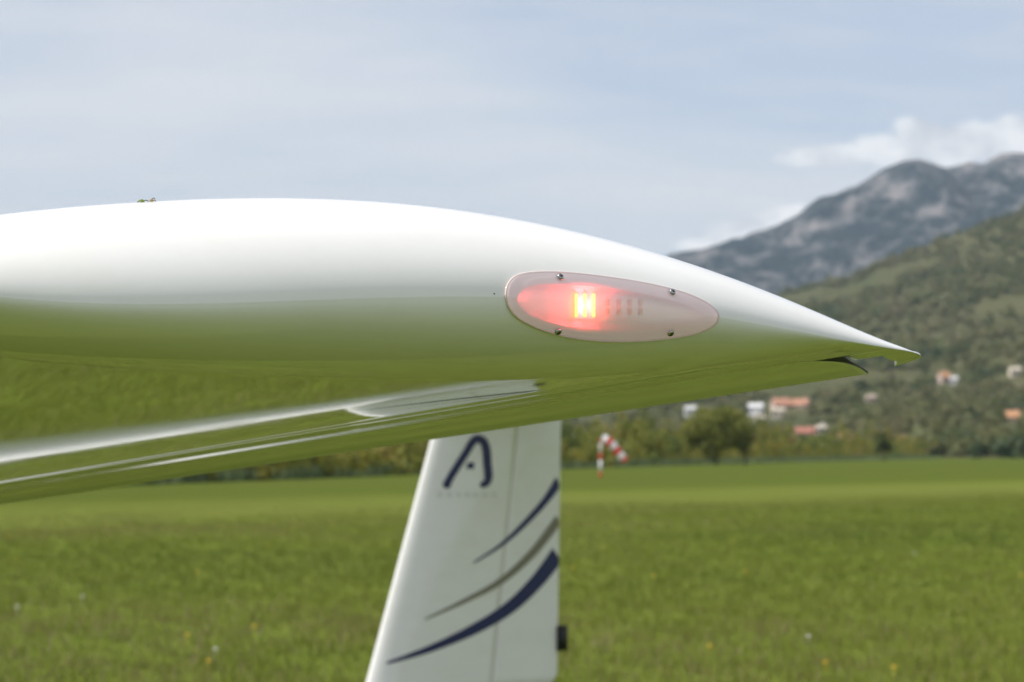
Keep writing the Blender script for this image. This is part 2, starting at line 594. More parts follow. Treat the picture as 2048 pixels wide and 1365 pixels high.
def house(px, py, wpx, hpx, wall, roof, label, rz=0.1, roof_frac=0.4, name='house'):
    HOUSES.append((px, py, wpx, hpx))
    p = on_hill(px, py + hpx * 0.5)
    if p is None:
        d = ray(px, py + hpx * 0.5); p = CAMP + d * (700 / d.y)
    D = p.y
    w, hgt = 0.9 * wpx / FPX * D, 0.9 * hpx / FPX * D
    dep = min(w, 9.0) * 0.8
    root = empty(name, (p.x, p.y, p.z - 0.3), rz)
    tag(root, label, 'house', 'houses on the hillside')
    hw = hgt * (1 - roof_frac) + 0.3; hr_ = hgt * roof_frac
    v, f = box(0, 0, hw / 2 - 0.5, w * 0.92, dep, hw + 1.0)
    # gables
    n = len(v)
    v += [(-w * 0.46, -dep / 2, hw), (-w * 0.46, dep / 2, hw), (-w * 0.46, 0, hw + hr_ * 0.94), (w * 0.46, -dep / 2, hw), (w * 0.46, dep / 2, hw), (w * 0.46, 0, hw + hr_ * 0.94)]
    f += [(n, n + 1, n + 2), (n + 3, n + 5, n + 4)]
    mesh_obj('wall', v, f, wall, root, smooth=False)
    o = 0.35; t = 0.18
    v = []
    for s in (-1, 1):
        v += [(s * (w / 2), -dep / 2 - o, hw - 0.12), (s * (w / 2), 0, hw + hr_), (s * (w / 2), dep / 2 + o, hw - 0.12),
              (s * (w / 2), -dep / 2 - o, hw - 0.12 + t), (s * (w / 2), 0, hw + hr_ + t), (s * (w / 2), dep / 2 + o, hw - 0.12 + t)]
    f = [(0, 6, 7, 1), (1, 7, 8, 2), (3, 4, 10, 9), (4, 5, 11, 10), (0, 3, 9, 6), (2, 8, 11, 5), (0, 1, 4, 3), (1, 2, 5, 4), (6, 9, 10, 7), (7, 10, 11, 8)]
    rf = mesh_obj('roof', v, f, roof, root, smooth=False)
    v, f = box(w * 0.22, 0.3, hw + hr_ + 0.3, 0.7, 0.7, 1.2)
    mesh_obj('chimney', v, f, wall, rf, smooth=False)
    k = max(2, int(w / 3.2))
    for i in range(k):
        x = -w * 0.36 + w * 0.72 * i / (k - 1)
        if i == k // 2:
            v, f = box(x, -dep / 2 - 0.03, 1.0, 1.0, 0.1, 2.1); mesh_obj('door', v, f, M_DOOR, root, smooth=False)
        else:
            v, f = box(x, -dep / 2 - 0.03, hw * 0.55, 1.1, 0.1, 1.3); mesh_obj('window', v, f, M_WIN, root, smooth=False)
    return root


house(1381, 822, 26, 22, M_WALLS[0], M_WALLS[0], 'small white house left of the yellow green tree top', 0.1, 0.25)
house(1512, 818, 34, 26, M_WALLS[0], M_WALLS[0], 'bright white house just below the aileron, left of the red roofs', -0.2, 0.3)
house(1520, 838, 22, 14, M_WALLS[1], M_WALLS[1], 'little pale outbuilding below the bright white house', 0.2, 0.3)
house(1562, 806, 44, 22, M_WALLS[2], M_ROOFS[0], 'house with the terracotta roof right of the bright white house', 0.3, 0.7)
house(1602, 806, 36, 18, M_WALLS[2], M_ROOFS[0], 'lower house at the right end of the terracotta roofed pair', -0.3, 0.7)
house(1556, 826, 30, 22, M_WALLS[1], M_WALLS[1], 'cream walled house below the terracotta roofs', 0.0, 0.25)
house(1610, 862, 48, 16, M_WALLS[2], M_ROOFS[1], 'long low house with a brick red roof, just above the scrub belt', 0.05, 0.75)
house(1642, 859, 22, 20, M_WALLS[0], M_WALLS[1], 'pale house touching the right end of the long brick red roof', 0.15, 0.25)
house(1692, 872, 32, 15, M_WALLS[2], M_ROOFS[2], 'orange roofed house half hidden behind the scrub belt', 0.0, 0.8)
house(1806, 880, 24, 14, M_WALLS[2], M_ROOFS[2], 'small orange roofed house behind scrub, right of the dark tree', 0.1, 0.6)
house(1888, 754, 28, 24, M_WALLS[2], M_ROOFS[2], 'house with orange roof high on the slope right of the wing tip', 0.5, 0.5)
house(1908, 761, 18, 16, M_WALLS[0], M_WALLS[0], 'small white house beside the high orange roofed house', -0.1, 0.25)
house(2030, 743, 26, 20, M_WALLS[1], M_WALLS[1], 'cream house highest up at the right edge', 0.2, 0.3)
house(2024, 831, 36, 20, M_WALLS[2], M_ROOFS[2], 'wide orange roofed house at the right edge below the cream house', -0.1, 0.65)
house(1742, 797, 22, 14, M_WALLS[2], M_WALLS[2], 'faint pink house alone in the trees below the aileron end', 0.1, 0.3)
house(1200, 822, 20, 12, M_WALLS[1], M_WALLS[1], 'small pale house in the trees above the windsock', 0.1, 0.3)


# woodland on the hillside: too many and too far to count
r = np.random.default_rng(5)
N = 21000
pts = []
while len(pts) < N:
    y = 660 + (HD - 660) * r.random() ** 0.95
    x = y * (r.random() * 0.46 - 0.19) + r.normal() * 10
    pts.append((x, y))
pts = np.array(pts)
dens = fbm(pts[:, 0] / 70, pts[:, 1] / 110, 77, 4)
keep = dens > -0.13 + 0.05 * r.normal(size=N)
pts = pts[keep]
zz = np.array([drop_hill(x, y) for x, y in pts])
RR = 1.3 + 2.2 * r.random(len(pts)) ** 1.6
RR *= 1 + 0.25 * (pts[:, 1] > 1500)
# the houses stand in clearings: no tree between them and the airfield
ppx = 1024 + pts[:, 0] / pts[:, 1] * FPX
ppy = HORIZON - (zz + RR - EYE) / pts[:, 1] * FPX
ok = np.ones(len(pts), bool)
for (hx_, hy_, hw_, hh_) in HOUSES:
    rp = RR / pts[:, 1] * FPX
    ok &= ~((np.abs(ppx - hx_) < hw_ * 0.5 + rp * 0.7) & (np.abs(ppy - hy_) < hh_ * 0.5 + rp * 1.2))
pts, zz, RR = pts[ok], zz[ok], RR[ok]
C = np.column_stack([pts, zz + RR * 0.75])
V, F = leaf_cloud(C, RR, 28, (RR * 0.36)[:, None], r, 0.9)
tint = np.clip(0.50 + fbm(pts[:, 0] / 40, pts[:, 1] / 60, 31, 3) * 1.1 + r.normal(size=len(pts)) * 0.14, 0, 1)
tint = np.repeat(tint, 28 * 4) + r.normal(size=len(V)) * 0.03
wood_o = big_mesh('hillside_woodland', V, F, M_WOOD, np.clip(tint, 0, 1))
tag(wood_o, 'mixed scrub and small trees covering the hillside below the mountain', 'woodland', kind='stuff')

# hedge of scrub along the far edge of the field
edge_px = [(-500, 1010), (-100, 985), (300, 970), (700, 955), (1140, 938), (1400, 930), (1700, 922), (2048, 913.5), (2300, 911)]
EX, EY = [], []
for px, py in edge_px:
    d = ray(px, py); k = EYE / -d.z
    EX.append(d.x * k); EY.append(d.y * k)
EX, EY = np.array(EX), np.array(EY)
r = np.random.default_rng(9)
L = np.concatenate([[0], np.cumsum(np.hypot(np.diff(EX), np.diff(EY)))])
NH = 2600
s = r.random(NH) ** 1.25 * L[-1]
hx, hy = np.interp(s, L, EX), np.interp(s, L, EY)
depth = r.random(NH)
hx += r.normal(size=NH) * 1.0
hy = hy * (1.0 + 0.02 + depth * 0.10) + 2
hn = fbm(hx / 9, hy / 14, 41, 3)
top = (2.4 + 2.2 * depth) * (0.85 + 1.5 * np.clip(hn, -0.35, 0.5)) * np.clip(hy / 260, 0.75, 1.5)
hr = 0.45 + 0.65 * r.random(NH)
hzv = np.clip(top * r.random(NH) ** 0.8, 0.3, None)
V, F = leaf_cloud(np.column_stack([hx, hy, hzv]), hr, 60, 0.17, r, 1.2)
ht = np.clip(0.45 + fbm(hx / 6, hy / 10, 51, 3) * 1.5 + r.normal(size=NH) * 0.12, 0, 1)
hedge = big_mesh('scrub_hedge', V, F, M_SCRUB, np.clip(np.repeat(ht, 240) + r.normal(size=len(V)) * 0.04, 0, 1))
tag(hedge, 'belt of yellow green scrub along the far edge of the field', 'hedge', kind='stuff')

# tall pale grass at the foot of the hedge
r = np.random.default_rng(10)
NB = 26000
s = r.random(NB) ** 1.2 * L[-1]
bx, by = np.interp(s, L, EX), np.interp(s, L, EY) * (1.005 + 0.022 * r.random(NB))


def blades(x, y, z, h, w, lean, r):
    n = len(x)
    a = r.random(n) * 2 * math.pi
    dxy = np.column_stack([np.cos(a), np.sin(a)]) * w[:, None] * 0.5
    la = r.random(n) * 2 * math.pi
    off = np.column_stack([np.cos(la), np.sin(la)]) * (lean * h * r.random(n))[:, None]
    B = np.column_stack([x, y, z])
    z0 = np.zeros(n)
    V = np.stack([B - np.column_stack([dxy, z0]), B + np.column_stack([dxy, z0]), B + np.column_stack([off, h])], axis=1).reshape(-1, 3)
    return V, np.arange(3 * n).reshape(-1, 3)


M_VERGE = leaf_mat('verge_grass', [(0, (0.10, 0.15, 0.06)), (1, (0.16, 0.20, 0.10))], 0.3)
V, F = blades(bx, by, np.full(NB, -0.02), 0.45 + 0.6 * r.random(NB), 0.10 + 0.1 * r.random(NB), 0.5, r)
verge = big_mesh('verge_grass', V, F, M_VERGE, np.repeat(r.random(NB), 3))
tag(verge, 'pale long grass along the foot of the hedge', 'grass', kind='stuff')

# grass of the field: tufts of blades
r = np.random.default_rng(12)


def field_tufts(n, dmin, dmax, half, power):
    y = (dmin ** power + (dmax ** power - dmin ** power) * r.random(n)) ** (1 / power)
    x = y * (r.random(n) * 2 - 1) * half
    return x, y


xa, ya_ = field_tufts(52000, 14, 150, 0.225, 1.0)
xb = r.random(26000) * 17 - 11; yb = r.random(26000) * 16 + 0.5
tx, ty = np.concatenate([xa, xb]), np.concatenate([ya_, yb])
tn = fbm(tx / 1.3, ty / 1.3, 61, 4)
tn2 = fbm(tx / 9, ty / 14, 62, 4)
K = 8
bx = np.repeat(tx, K) + r.normal(size=len(tx) * K) * 0.07
by = np.repeat(ty, K) + r.normal(size=len(tx) * K) * 0.07
hh = np.repeat(0.06 + 0.05 * np.clip(tn + 0.5, 0, 1) + 0.03 * r.random(len(tx)), K) * (0.5 + 0.8 * r.random(len(bx)))
ln = by - 1.6 * bx
mown = np.clip((ln - 70 + 22 * fbm(bx / 4, by / 9, 88, 4)) / 22, 0, 1)
hh *= np.clip((150 - by) / 60, 0.02, 1) * (1 - 0.8 * mown)
V, F = blades(bx, by, np.full(len(bx), -0.005), hh, 0.008 + 0.010 * r.random(len(bx)), 0.8, r)
tt = np.repeat(np.clip(0.42 + tn * 0.55 + tn2 * 1.2, 0, 0.8), K) + r.normal(size=len(bx)) * 0.13
tt += 0.12 * mown * (ln < 112)
dry = np.clip(0.05 + 0.9 * fbm(bx / 5 + 3, by / 12, 71, 3), 0.03, 0.30)
tt = np.where(r.random(len(bx)) < dry, 0.85 + 0.15 * r.random(len(bx)), tt)
grass = big_mesh('meadow_grass', V, F, M_BLADE, np.repeat(np.clip(tt, 0, 1), 3))
tag(grass, 'green meadow grass covering the airfield', 'grass', kind='stuff')

# dandelions: yellow heads and white seed clocks, tiny dots in the grass
def dots(name, pts, rad, mat, label):
    bm = bmesh.new()
    for (x, y, z) in pts:
        m = Matrix.Translation((x, y, z)) @ Matrix.Diagonal((rad, rad, rad * 0.55, 1))
        bmesh.ops.create_icosphere(bm, subdivisions=1, radius=1, matrix=m)
        bmesh.ops.create_cone(bm, segments=4, radius1=0.0015, radius2=0.0015, depth=z, matrix=Matrix.Translation((x, y, z / 2)))
    o = bm_obj(name, bm, mat)
    tag(o, label, 'flowers', kind='stuff')


fx, fy = field_tufts(34, 17, 75, 0.21, 1.4)
dots('dandelion_flowers', [(a, b, 0.08 + 0.04 * random.random()) for a, b in zip(fx, fy)], 0.020, M_PETAL, 'scattered yellow dandelion heads in the meadow grass')
fx, fy = field_tufts(7, 17, 45, 0.21, 1.2)
dots('seed_heads', [(a, b, 0.09 + 0.05 * random.random()) for a, b in zip(fx, fy)], 0.022, M_SEED, 'scattered white dandelion seed heads in the meadow grass')


# ------------------------------------------------------------------ trees at the hedge
def tree(name, px, base_py, top_py, depth, width_px, mat, label, seed, nclump=60, group=None, low=0.15):
    base = at_depth(px, base_py, depth); base.z = 0
    H = (base_py - top_py) / FPX * depth
    W = width_px / FPX * depth
    root = empty(name, base)
    tag(root, label, 'tree', group)
    rr = np.random.default_rng(seed)
    V, F = tube([(0, 0, -0.1), (0.03 * H, 0, 0.3 * H), (-0.02 * H, 0.01 * H, 0.6 * H), (0, 0, 0.85 * H)], [0.035 * H, 0.028 * H, 0.018 * H, 0.006 * H], 8)
    for k in range(7):
        a = k * 2.4; z0 = (0.28 + 0.07 * k) * H
        v, f = tube([(0, 0, z0), (math.cos(a) * W * 0.2, math.sin(a) * W * 0.2, z0 + 0.12 * H), (math.cos(a) * W * 0.38, math.sin(a) * W * 0.38, z0 + 0.2 * H)], [0.014 * H, 0.009 * H, 0.003 * H], 6)
        F += [tuple(i + len(V) for i in q) for q in f]; V += v
    mesh_obj('trunk', V, F, M_BARK, root)
    u = rr.normal(size=(nclump, 3)); u /= np.linalg.norm(u, axis=1, keepdims=True)
    rad = rr.random(nclump) ** 0.45
    C = u * rad[:, None] * np.array([W * 0.40, W * 0.40, H * (1 - low) * 0.42])
    C[:, 2] += H * (low + (1 - low) * 0.5)
    R = W * (0.09 + 0.09 * rr.random(nclump))
    V, F = leaf_cloud(C, R, 70, W * 0.022, rr, 0.9)
    t = np.repeat(np.clip(0.5 + rr.normal(size=nclump) * 0.25, 0, 1), 280)
    big_mesh('crown', V, F, mat, t, root)
    return root


tree('willow_tree', 1432, 925, 806, 350, 150, M_WILLOW, 'broad yellow green tree, tallest in the scrub belt beyond the windsock', 3, 90)
tree('dark_tree', 1490, 926, 832, 352, 46, M_DARKTREE, 'narrow dark tree against the right side of the broad yellow green tree', 4, 40)
tree('dark_tree', 1768, 922, 858, 480, 50, M_DARKTREE, 'small dark green tree alone in the scrub belt at the right', 5, 40)
tree('dark_tree', 640, 958, 872, 190, 130, M_DARKTREE, 'dark green tree behind the field under the wing, left of the tail fin', 6, 60)


# ------------------------------------------------------------------ windsock
wb = at_depth(1201, 955, 180.0)
wb = CAMP + ray(1201, 955) * (EYE / -ray(1201, 955).z)
WD = wb.y
ws = empty('windsock', (wb.x, wb.y, 0))
tag(ws, 'red and white striped windsock on a short banded mast at the field edge', 'windsock')
u = WD / FPX
bands = [(0.0, 10, M_RED), (10, 34, M_WHITE), (34, 46, M_RED), (46, 68, M_WHITE), (68, 76, M_RED)]
for a, b, m in bands:
    v, f = tube([(0, 0, a * u), (0, 0, b * u)], 0.055 * (1.6 if a < 40 else 1.2), 14)
    mesh_obj('mast_section', v, f, m, ws)
v, f = tube([(0, 0, 76 * u), (4 * u, 0, 78 * u), (8 * u, -0.05, 78 * u)], 0.03, 8)
mesh_obj('swivel_arm', v, f, M_STEEL, ws)
path = [(3, 77), (12, 73), (21, 66), (29, 58), (37, 48), (45, 38), (50, 33)]
rad = [9.0, 10.0, 9.6, 8.8, 8.2, 7.6, 7.2]
P = np.array(path, float); q = np.linspace(0, len(P) - 1, 6 * 5 + 1)
PX = np.interp(q, range(len(P)), P[:, 0]); PZ = np.interp(q, range(len(P)), P[:, 1]); PR = np.interp(q, range(len(P)), rad)
for k, m in enumerate([M_WHITE, M_RED, M_WHITE, M_RED, M_WHITE, M_RED]):
    idx = range(k * 5, k * 5 + 6)
    v, f = tube([(PX[i] * u, 0, PZ[i] * u) for i in idx], [PR[i] * u * (1 + 0.03 * math.sin(i * 1.7)) for i in idx], 20, caps=False)
    mesh_obj('sock_band', v, f, m, ws)

# ------------------------------------------------------------------ the aircraft
YAW = math.radians(35)
O = at_depth(1220, 612, 1.80)                 # reference point on the wing tip
AC = Matrix.Translation((O.x, O.y, 0)) @ Matrix.Rotation(YAW, 4, 'Z')
ACI = AC.inverted()
craft = empty('motor_glider', (O.x, O.y, 0), YAW)
tag(craft, 'polished white light aircraft with navy swooshes on its tail, wing tip nearest', 'aircraft')


def loc_at(px, py, s):
    """aircraft coordinates (x aft, z up) of a pixel on the lengthwise plane at span position s"""
    o = ACI @ CAMP
    d = ACI.to_3x3() @ ray(px, py)
    k = (s - o.y) / d.y
    p = o + d * k
    return p.x, p.z


SE = 0.125                                     # inner end of the rounded tip
TE_PX = 1899
up_px = [(0, 430), (100, 418), (200, 408.5), (293, 403.5), (400, 400), (560, 398), (700, 400.5), (800, 406.5), (900, 417), (1000, 433), (1100, 452), (1200, 475.5), (1300, 502), (1400, 533), (1500, 568), (1600, 608), (1700, 652), (1780, 686), (1820, 703)]
lo_px = [(0, 712), (300, 736), (600, 750), (900, 755), (1200, 750), (1400, 739), (1600, 718)]
mi_px = [(0, 597), (500, 592), (1000, 601), (1300, 613), (1500, 633), (1700, 673)]
TAN_D = 0.0777                                # dihedral
x_te, z_te = loc_at(TE_PX, 712, SE - 0.066); z_te -= TAN_D * 0.066
x_le, z_le = loc_at(-330, 590, SE)
CH = x_te - x_le


POW = (0, 1, 2, 3, 4, 14, 36)


def fit(px, s, kind, nb):
    A, B = [], []
    for a, b in px:
        q = min(1.0, (a + 330) / 2170)
        sp = s - (0.066 * q ** 6 if kind == 'foil' else 0)
        x, z = loc_at(a, b, sp)
        z += TAN_D * (sp - SE)
        t = (x - x_le) / CH
        lin = z_le + (z_te - z_le) * t
        sh = math.sqrt(t) * (1 - t) if kind == 'foil' else t * (1 - t)
        A.append([sh * t ** k for k in (POW if kind == 'foil' else range(nb))]); B.append(z - lin)
    return np.linalg.lstsq(np.array(A), np.array(B), rcond=None)[0]


CM = fit(mi_px, 0.02, 'mid', 3)
up_fit = [list(p) for p in up_px]
CU = fit(up_fit, SE - 0.035, 'foil', 5)
T_H = (loc_at(1600, 718, 0.132)[0] - x_le) / CH


def z_lin(t): return z_le + (z_te - z_le) * t
def z_up(t): return z_lin(t) + math.sqrt(t) * (1 - t) * sum(c * t ** k for k, c in zip(POW, CU)) + 0.0022 * t + 0.0014 * t ** 12
# lower side: slope of the skin along the chord (x aft of the light), integrated from the hinge line forwards
LOW_SLOPE = [(-0.36, -0.083), (-0.30, -0.050), (-0.26, -0.034), (-0.22, -0.022), (-0.166, -0.010), (-0.10, 0.003), (-0.05, 0.013), (0.0, 0.026), (0.03, 0.036), (0.08, 0.058), (0.11, 0.076),
             (0.118, 0.085), (0.125, 0.010), (0.135, -0.035), (0.144, 0.05), (0.150, 0.11), (0.20, 0.115), (0.26, 0.12)]
XG = np.linspace(-0.36, 0.26, 621)
MG = np.interp(XG, [p[0] for p in LOW_SLOPE], [p[1] for p in LOW_SLOPE])
MG = np.convolve(np.pad(MG, 4, mode='edge'), np.ones(5) / 5, 'same')[4:-4]
ZG = np.concatenate([[0], np.cumsum((MG[1:] + MG[:-1]) / 2 * np.diff(XG))])
x_h = x_le + CH * T_H
ZG += loc_at(1600, 723, 0.132)[1] + TAN_D * (0.132 - SE) - np.interp(x_h, XG, ZG)
T_0 = (-0.36 - x_le) / CH
A_N = -0.16                                   # roundness of the nose
_r = np.linalg.solve(np.array([[T_0, T_0 ** 2], [1, 2 * T_0]]), np.array([ZG[0] - z_le - A_N * math.sqrt(T_0), MG[0] * CH - A_N * 0.5 / math.sqrt(T_0)]))


def z_lo0(t):
    x = x_le + CH * t
    if t < T_0: return z_le + A_N * math.sqrt(t) + _r[0] * t + _r[1] * t * t
    return float(np.interp(x, XG, ZG))


def z_lo(t):
    if t <= T_H: return z_lo0(t)
    # tail of the tip: runs on along the wing's slope, then hooks down to the trailing edge like a beak
    q = (t - T_H) / (1 - T_H); h = (1 - T_H) * CH
    m0 = (z_lo0(T_H) - z_lo0(T_H - 0.01)) / (0.01 * CH) * h
    ze = z_te + 0.010
    w = max(0.0, (q - 0.78) / 0.22)
    return (2 * q ** 3 - 3 * q ** 2 + 1) * z_lo0(T_H) + (q ** 3 - 2 * q ** 2 + q) * m0 + (-2 * q ** 3 + 3 * q ** 2) * ze - 0.0120 * w * w * (3 - 2 * w)


def z_mi(t): return z_lin(t) + t * (1 - t) * sum(c * t ** k for k, c in enumerate(CM))


HALF = 6.5
S_AIL = 0.132


A_SW = 0.01                                   # the outer panel tapers: its trailing edge runs aft towards the root


def sweep(y): return A_SW * min(max(0.0, y - SE), 2.2) + 0.012 * max(0.0, y - SE - 2.2)
def chord(y): return CH + sweep(y) + 0.02 * max(0, y - SE)
def drop(y): return -TAN_D * (y - SE)


NP = 240                                      # points on each of the upper and lower side
ts = [0.6 * (i / (NP - 1)) + 0.4 * (i / (NP - 1)) ** 2 if i > 40 else None for i in range(NP)]
ts = [t if t is not None else (0.6 * (40 / (NP - 1)) + 0.4 * (40 / (NP - 1)) ** 2) * (i / 40) ** 2 for i, t in enumerate(ts)]      # dense at the nose
ts = [min(1.0, max(0.0, t)) for t in ts]
ih = min(range(NP), key=lambda i: abs(ts[i] - T_H)); ts[ih] = T_H


def tipR(t):
    """span width of the rounded tip along the chord"""
    e = max(0.0, 1 - ((t - 0.42) / 0.62) ** 2) ** 0.5 if t > 0.42 else max(0.0, 1 - ((0.42 - t) / 0.50) ** 2.4) ** 0.5
    R = 0.046 + 0.056 * e
    if t > 0.93: R = 0.014 + (R - 0.014) * math.sqrt(max(0.0, 1 - ((t - 0.93) / 0.07) ** 2))     # rounded rear corner
    return R


P_UP, P_LO = 1.22, 0.96                       # how pointed the tip's cross-section is above and below its edge


def cap_point(a, t, side):
    y = SE - tipR(t) * math.cos(a)
    zc = z_mi(t); zt = z_up(t) if side > 0 else z_lo(t)
    return Vector((x_le + CH * t, y, drop(y) + zc + (zt - zc) * math.sin(a) ** (P_UP if side > 0 else P_LO)))


def pixel_of(p):
    d = p - CAMP
    yy = d.y * math.cos(PITCH) + d.z * math.sin(PITCH)
    zz_ = -d.y * math.sin(PITCH) + d.z * math.cos(PITCH)
    return 1024 + d.x / yy * FPX, 682.5 - zz_ / yy * FPX


# settle the crown so that its outline runs through the measured points
for it in range(9):
    best = {}
    for a in np.linspace(0.5, math.pi / 2, 16):
        for t in np.linspace(0.1, 1.0, 120):
            x, y = pixel_of(AC @ cap_point(a, t, 1))
            k = round(x / 12)
            if k not in best or y < best[k]: best[k] = y
    bx_ = np.array(sorted(best)); by__ = np.array([best[k] for k in bx_])
    err = []
    for p, q in zip(up_fit, up_px):
        e = q[1] - np.interp(q[0] / 12, bx_, by__)
        err.append(round(float(e), 1)); p[1] += 0.7 * e
    CU = fit(up_fit, SE - 0.035, 'foil', 5)


NC = 30
spans = []
for j in range(NC):
    a = (j / (NC - 1)) * math.pi / 2
    spans.append(('c', a))
for y in [0.132, 0.15, 0.18, 0.23, 0.3, 0.4, 0.52, 0.66, 0.82, 1.0, 1.2, 1.45, 1.75, 2.1, 2.5, 3.0, 3.6, 4.3, 5.1, 5.8, 6.5]:
    spans.append(('s', y))


def section_point(kind, val, t, side):
    if kind == 'c':
        R = tipR(t)
        y = SE - R * math.cos(val)
        k = math.sin(val) ** (P_UP if side > 0 else P_LO)
        zc = z_mi(t); zt = z_up(t) if side > 0 else z_lo(t)
        return Vector((x_le + CH * t, y, drop(y) + zc + (zt - zc) * k))
    y = val
    c = chord(y)
    if t < T_H: x = x_h - (x_h - (x_te - c)) * (1 - t / T_H)     # stretch only ahead of the hinge line
    else: x = x_te - CH * (1 - t)
    x += sweep(y)
    zt = z_up(t) if side > 0 else z_lo(t)
    sc_ = c / CH
    return Vector((x, y, drop(y) + z_te + (zt - z_te) * sc_))


outline = [(1010, 592), (1013, 574), (1023, 559), (1040, 550), (1065, 546), (1100, 545), (1150, 548), (1210, 555), (1270, 564), (1320, 574), (1365, 586), (1400, 600), (1422, 613),
           (1434, 626), (1436, 636), (1430, 648), (1412, 659), (1385, 668), (1345, 675), (1295, 680), (1240, 682), (1190, 680), (1140, 674), (1098, 664), (1060, 650), (1032, 634), (1016, 614), (1010, 592)]
inner = [(1034, 600), (1038, 588), (1050, 577), (1070, 571), (1100, 569), (1150, 571), (1200, 575), (1250, 582), (1300, 592), (1340, 601), (1370, 611), (1392, 620), (1402, 627),
         (1406, 631), (1405, 634), (1396, 640), (1372, 648), (1335, 654), (1290, 658), (1240, 660), (1190, 658), (1150, 654), (1115, 648), (1085, 640), (1060, 630), (1044, 617), (1036, 607), (1034, 600)]


def in_poly(x, y, poly):
    c = False
    for (x0, y0), (x1, y1) in zip(poly, poly[1:]):
        if (y0 > y) != (y1 > y) and x < (x1 - x0) * (y - y0) / (y1 - y0) + x0: c = not c
    return c


# ring: upper TE -> nose -> lower TE
ring = [(NP - 1 - i, 1) for i in range(NP)] + [(i, -1) for i in range(1, NP)]
V = [section_point(k, v, ts[i], sd) for (k, v) in spans for (i, sd) in ring]
n = len(ring)
T_CUT = T_H + 0.70 * (1 - T_H)
i_c = min(range(NP), key=lambda i: abs(ts[i] - T_CUT))
j_cut = min(j for j in range(NC) if V[j * n + NP - 1 - i_c].y > 0.100)
F = []
for j in range(len(spans) - 1):
    for q in range(n - 1):
        past = j >= NC                       # past the outer end of the aileron: nothing behind the hinge
        (i0, s0), (i1, s1) = ring[q], ring[q + 1]
        if j_cut <= j < NC and max(ts[i0], ts[i1]) > T_CUT: continue      # cut-out beside the aileron
        if past and (i0 > ih or i1 > ih): continue
        a = j * n + q
        F.append((a, a + 1, a + n + 1, a + n))
for j in range(NC - 1):                       # blunt trailing edge of the tip
    if j < j_cut: F.append((j * n, (j + 1) * n, (j + 1) * n + n - 1, j * n + n - 1))
wing_bvh = BVHTree.FromPolygons([AC @ Vector(v) for v in V], F)
# opening in the skin behind the position light (its flange covers the edge)
lamp_hole = [(1218 + (a - 1218) * 0.975, 613 + (b - 613) * 0.95) for a, b in outline]
PXV = [pixel_of(AC @ Vector(v)) for v in V[:NC * len(ring)]]
inside = [in_poly(a, b, lamp_hole) for a, b in PXV]
F = [f for f in F if not (max(f) < len(inside) and all(inside[i] for i in f))]
wing = mesh_obj('left_wing', V, F, M_GEL, craft)
pn = [p for p in wing.data.polygons if max(p.vertices) < NC * len(ring)]
if sum(p.normal.y for p in pn) > 0:
    wing.data.flip_normals()
wing['label'] = 'white glossy wing with a rounded tip'
# walls that close the cove behind the wing and the inner end of the tip tail
cv, cf_ = [], []
for j in range(NC, len(spans)):
    cv += [section_point(*spans[j], T_H, 1), section_point(*spans[j], T_H, -1)]
for j in range(len(spans) - NC - 1):
    cf_.append((2 * j, 2 * j + 1, 2 * j + 3, 2 * j + 2))
b0 = len(cv)
i_cut = max(i for i in range(NP) if ts[i] <= T_CUT)
for i in range(ih, i_cut + 1):
    cv += [section_point('s', 0.132, ts[i], 1) + Vector((0, -0.0005, 0)), section_point('s', 0.132, ts[i], -1) + Vector((0, -0.0005, 0))]
for k in range(i_cut - ih):
    cf_.append((b0 + 2 * k, b0 + 2 * k + 1, b0 + 2 * k + 3, b0 + 2 * k + 2))
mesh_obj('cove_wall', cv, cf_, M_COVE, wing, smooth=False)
# closing walls of the cut-out
wv, wf = [], []


def wall_strip(pairs):
    b1 = len(wv)
    for a, b in pairs: wv.extend([V[a], V[b]])
    for k in range(len(pairs) - 1): wf.append((b1 + 2 * k, b1 + 2 * k + 1, b1 + 2 * k + 3, b1 + 2 * k + 2))


wall_strip([(j_cut * n + NP - 1 - i, j_cut * n + NP - 1 + i) for i in range(i_cut, NP)])
wall_strip([(j * n + NP - 1 - i_cut, j * n + NP - 1 + i_cut) for j in range(j_cut, NC + 1)])
mesh_obj('tip_wall', wv, wf, M_WALL, wing, smooth=False)

# aileron and flap, drooped a little, hinged at the cove
xA, zA = loc_at(1740, 748, S_AIL)
zh = z_lo(T_H); zhu = z_up(T_H); zA -= drop(S_AIL)
AC_LEN = xA - x_h


Q_ = np.linspace(0, 1, 201)
_m = np.interp(Q_, [0, 0.15, 0.35, 0.6, 0.75, 1.0], [0.05, 0.045, 0.0, -0.035, -0.09, -0.16])
_m = _m - Q_ ** 5 * 6 * (_m.mean() - (zA - zh) / AC_LEN)
AIL_Z = np.concatenate([[0], np.cumsum((_m[1:] + _m[:-1]) / 2 * np.diff(Q_))]) * AC_LEN + zh


def ail_lower(q):
    return float(np.interp(q, Q_, AIL_Z))


NQ = 48


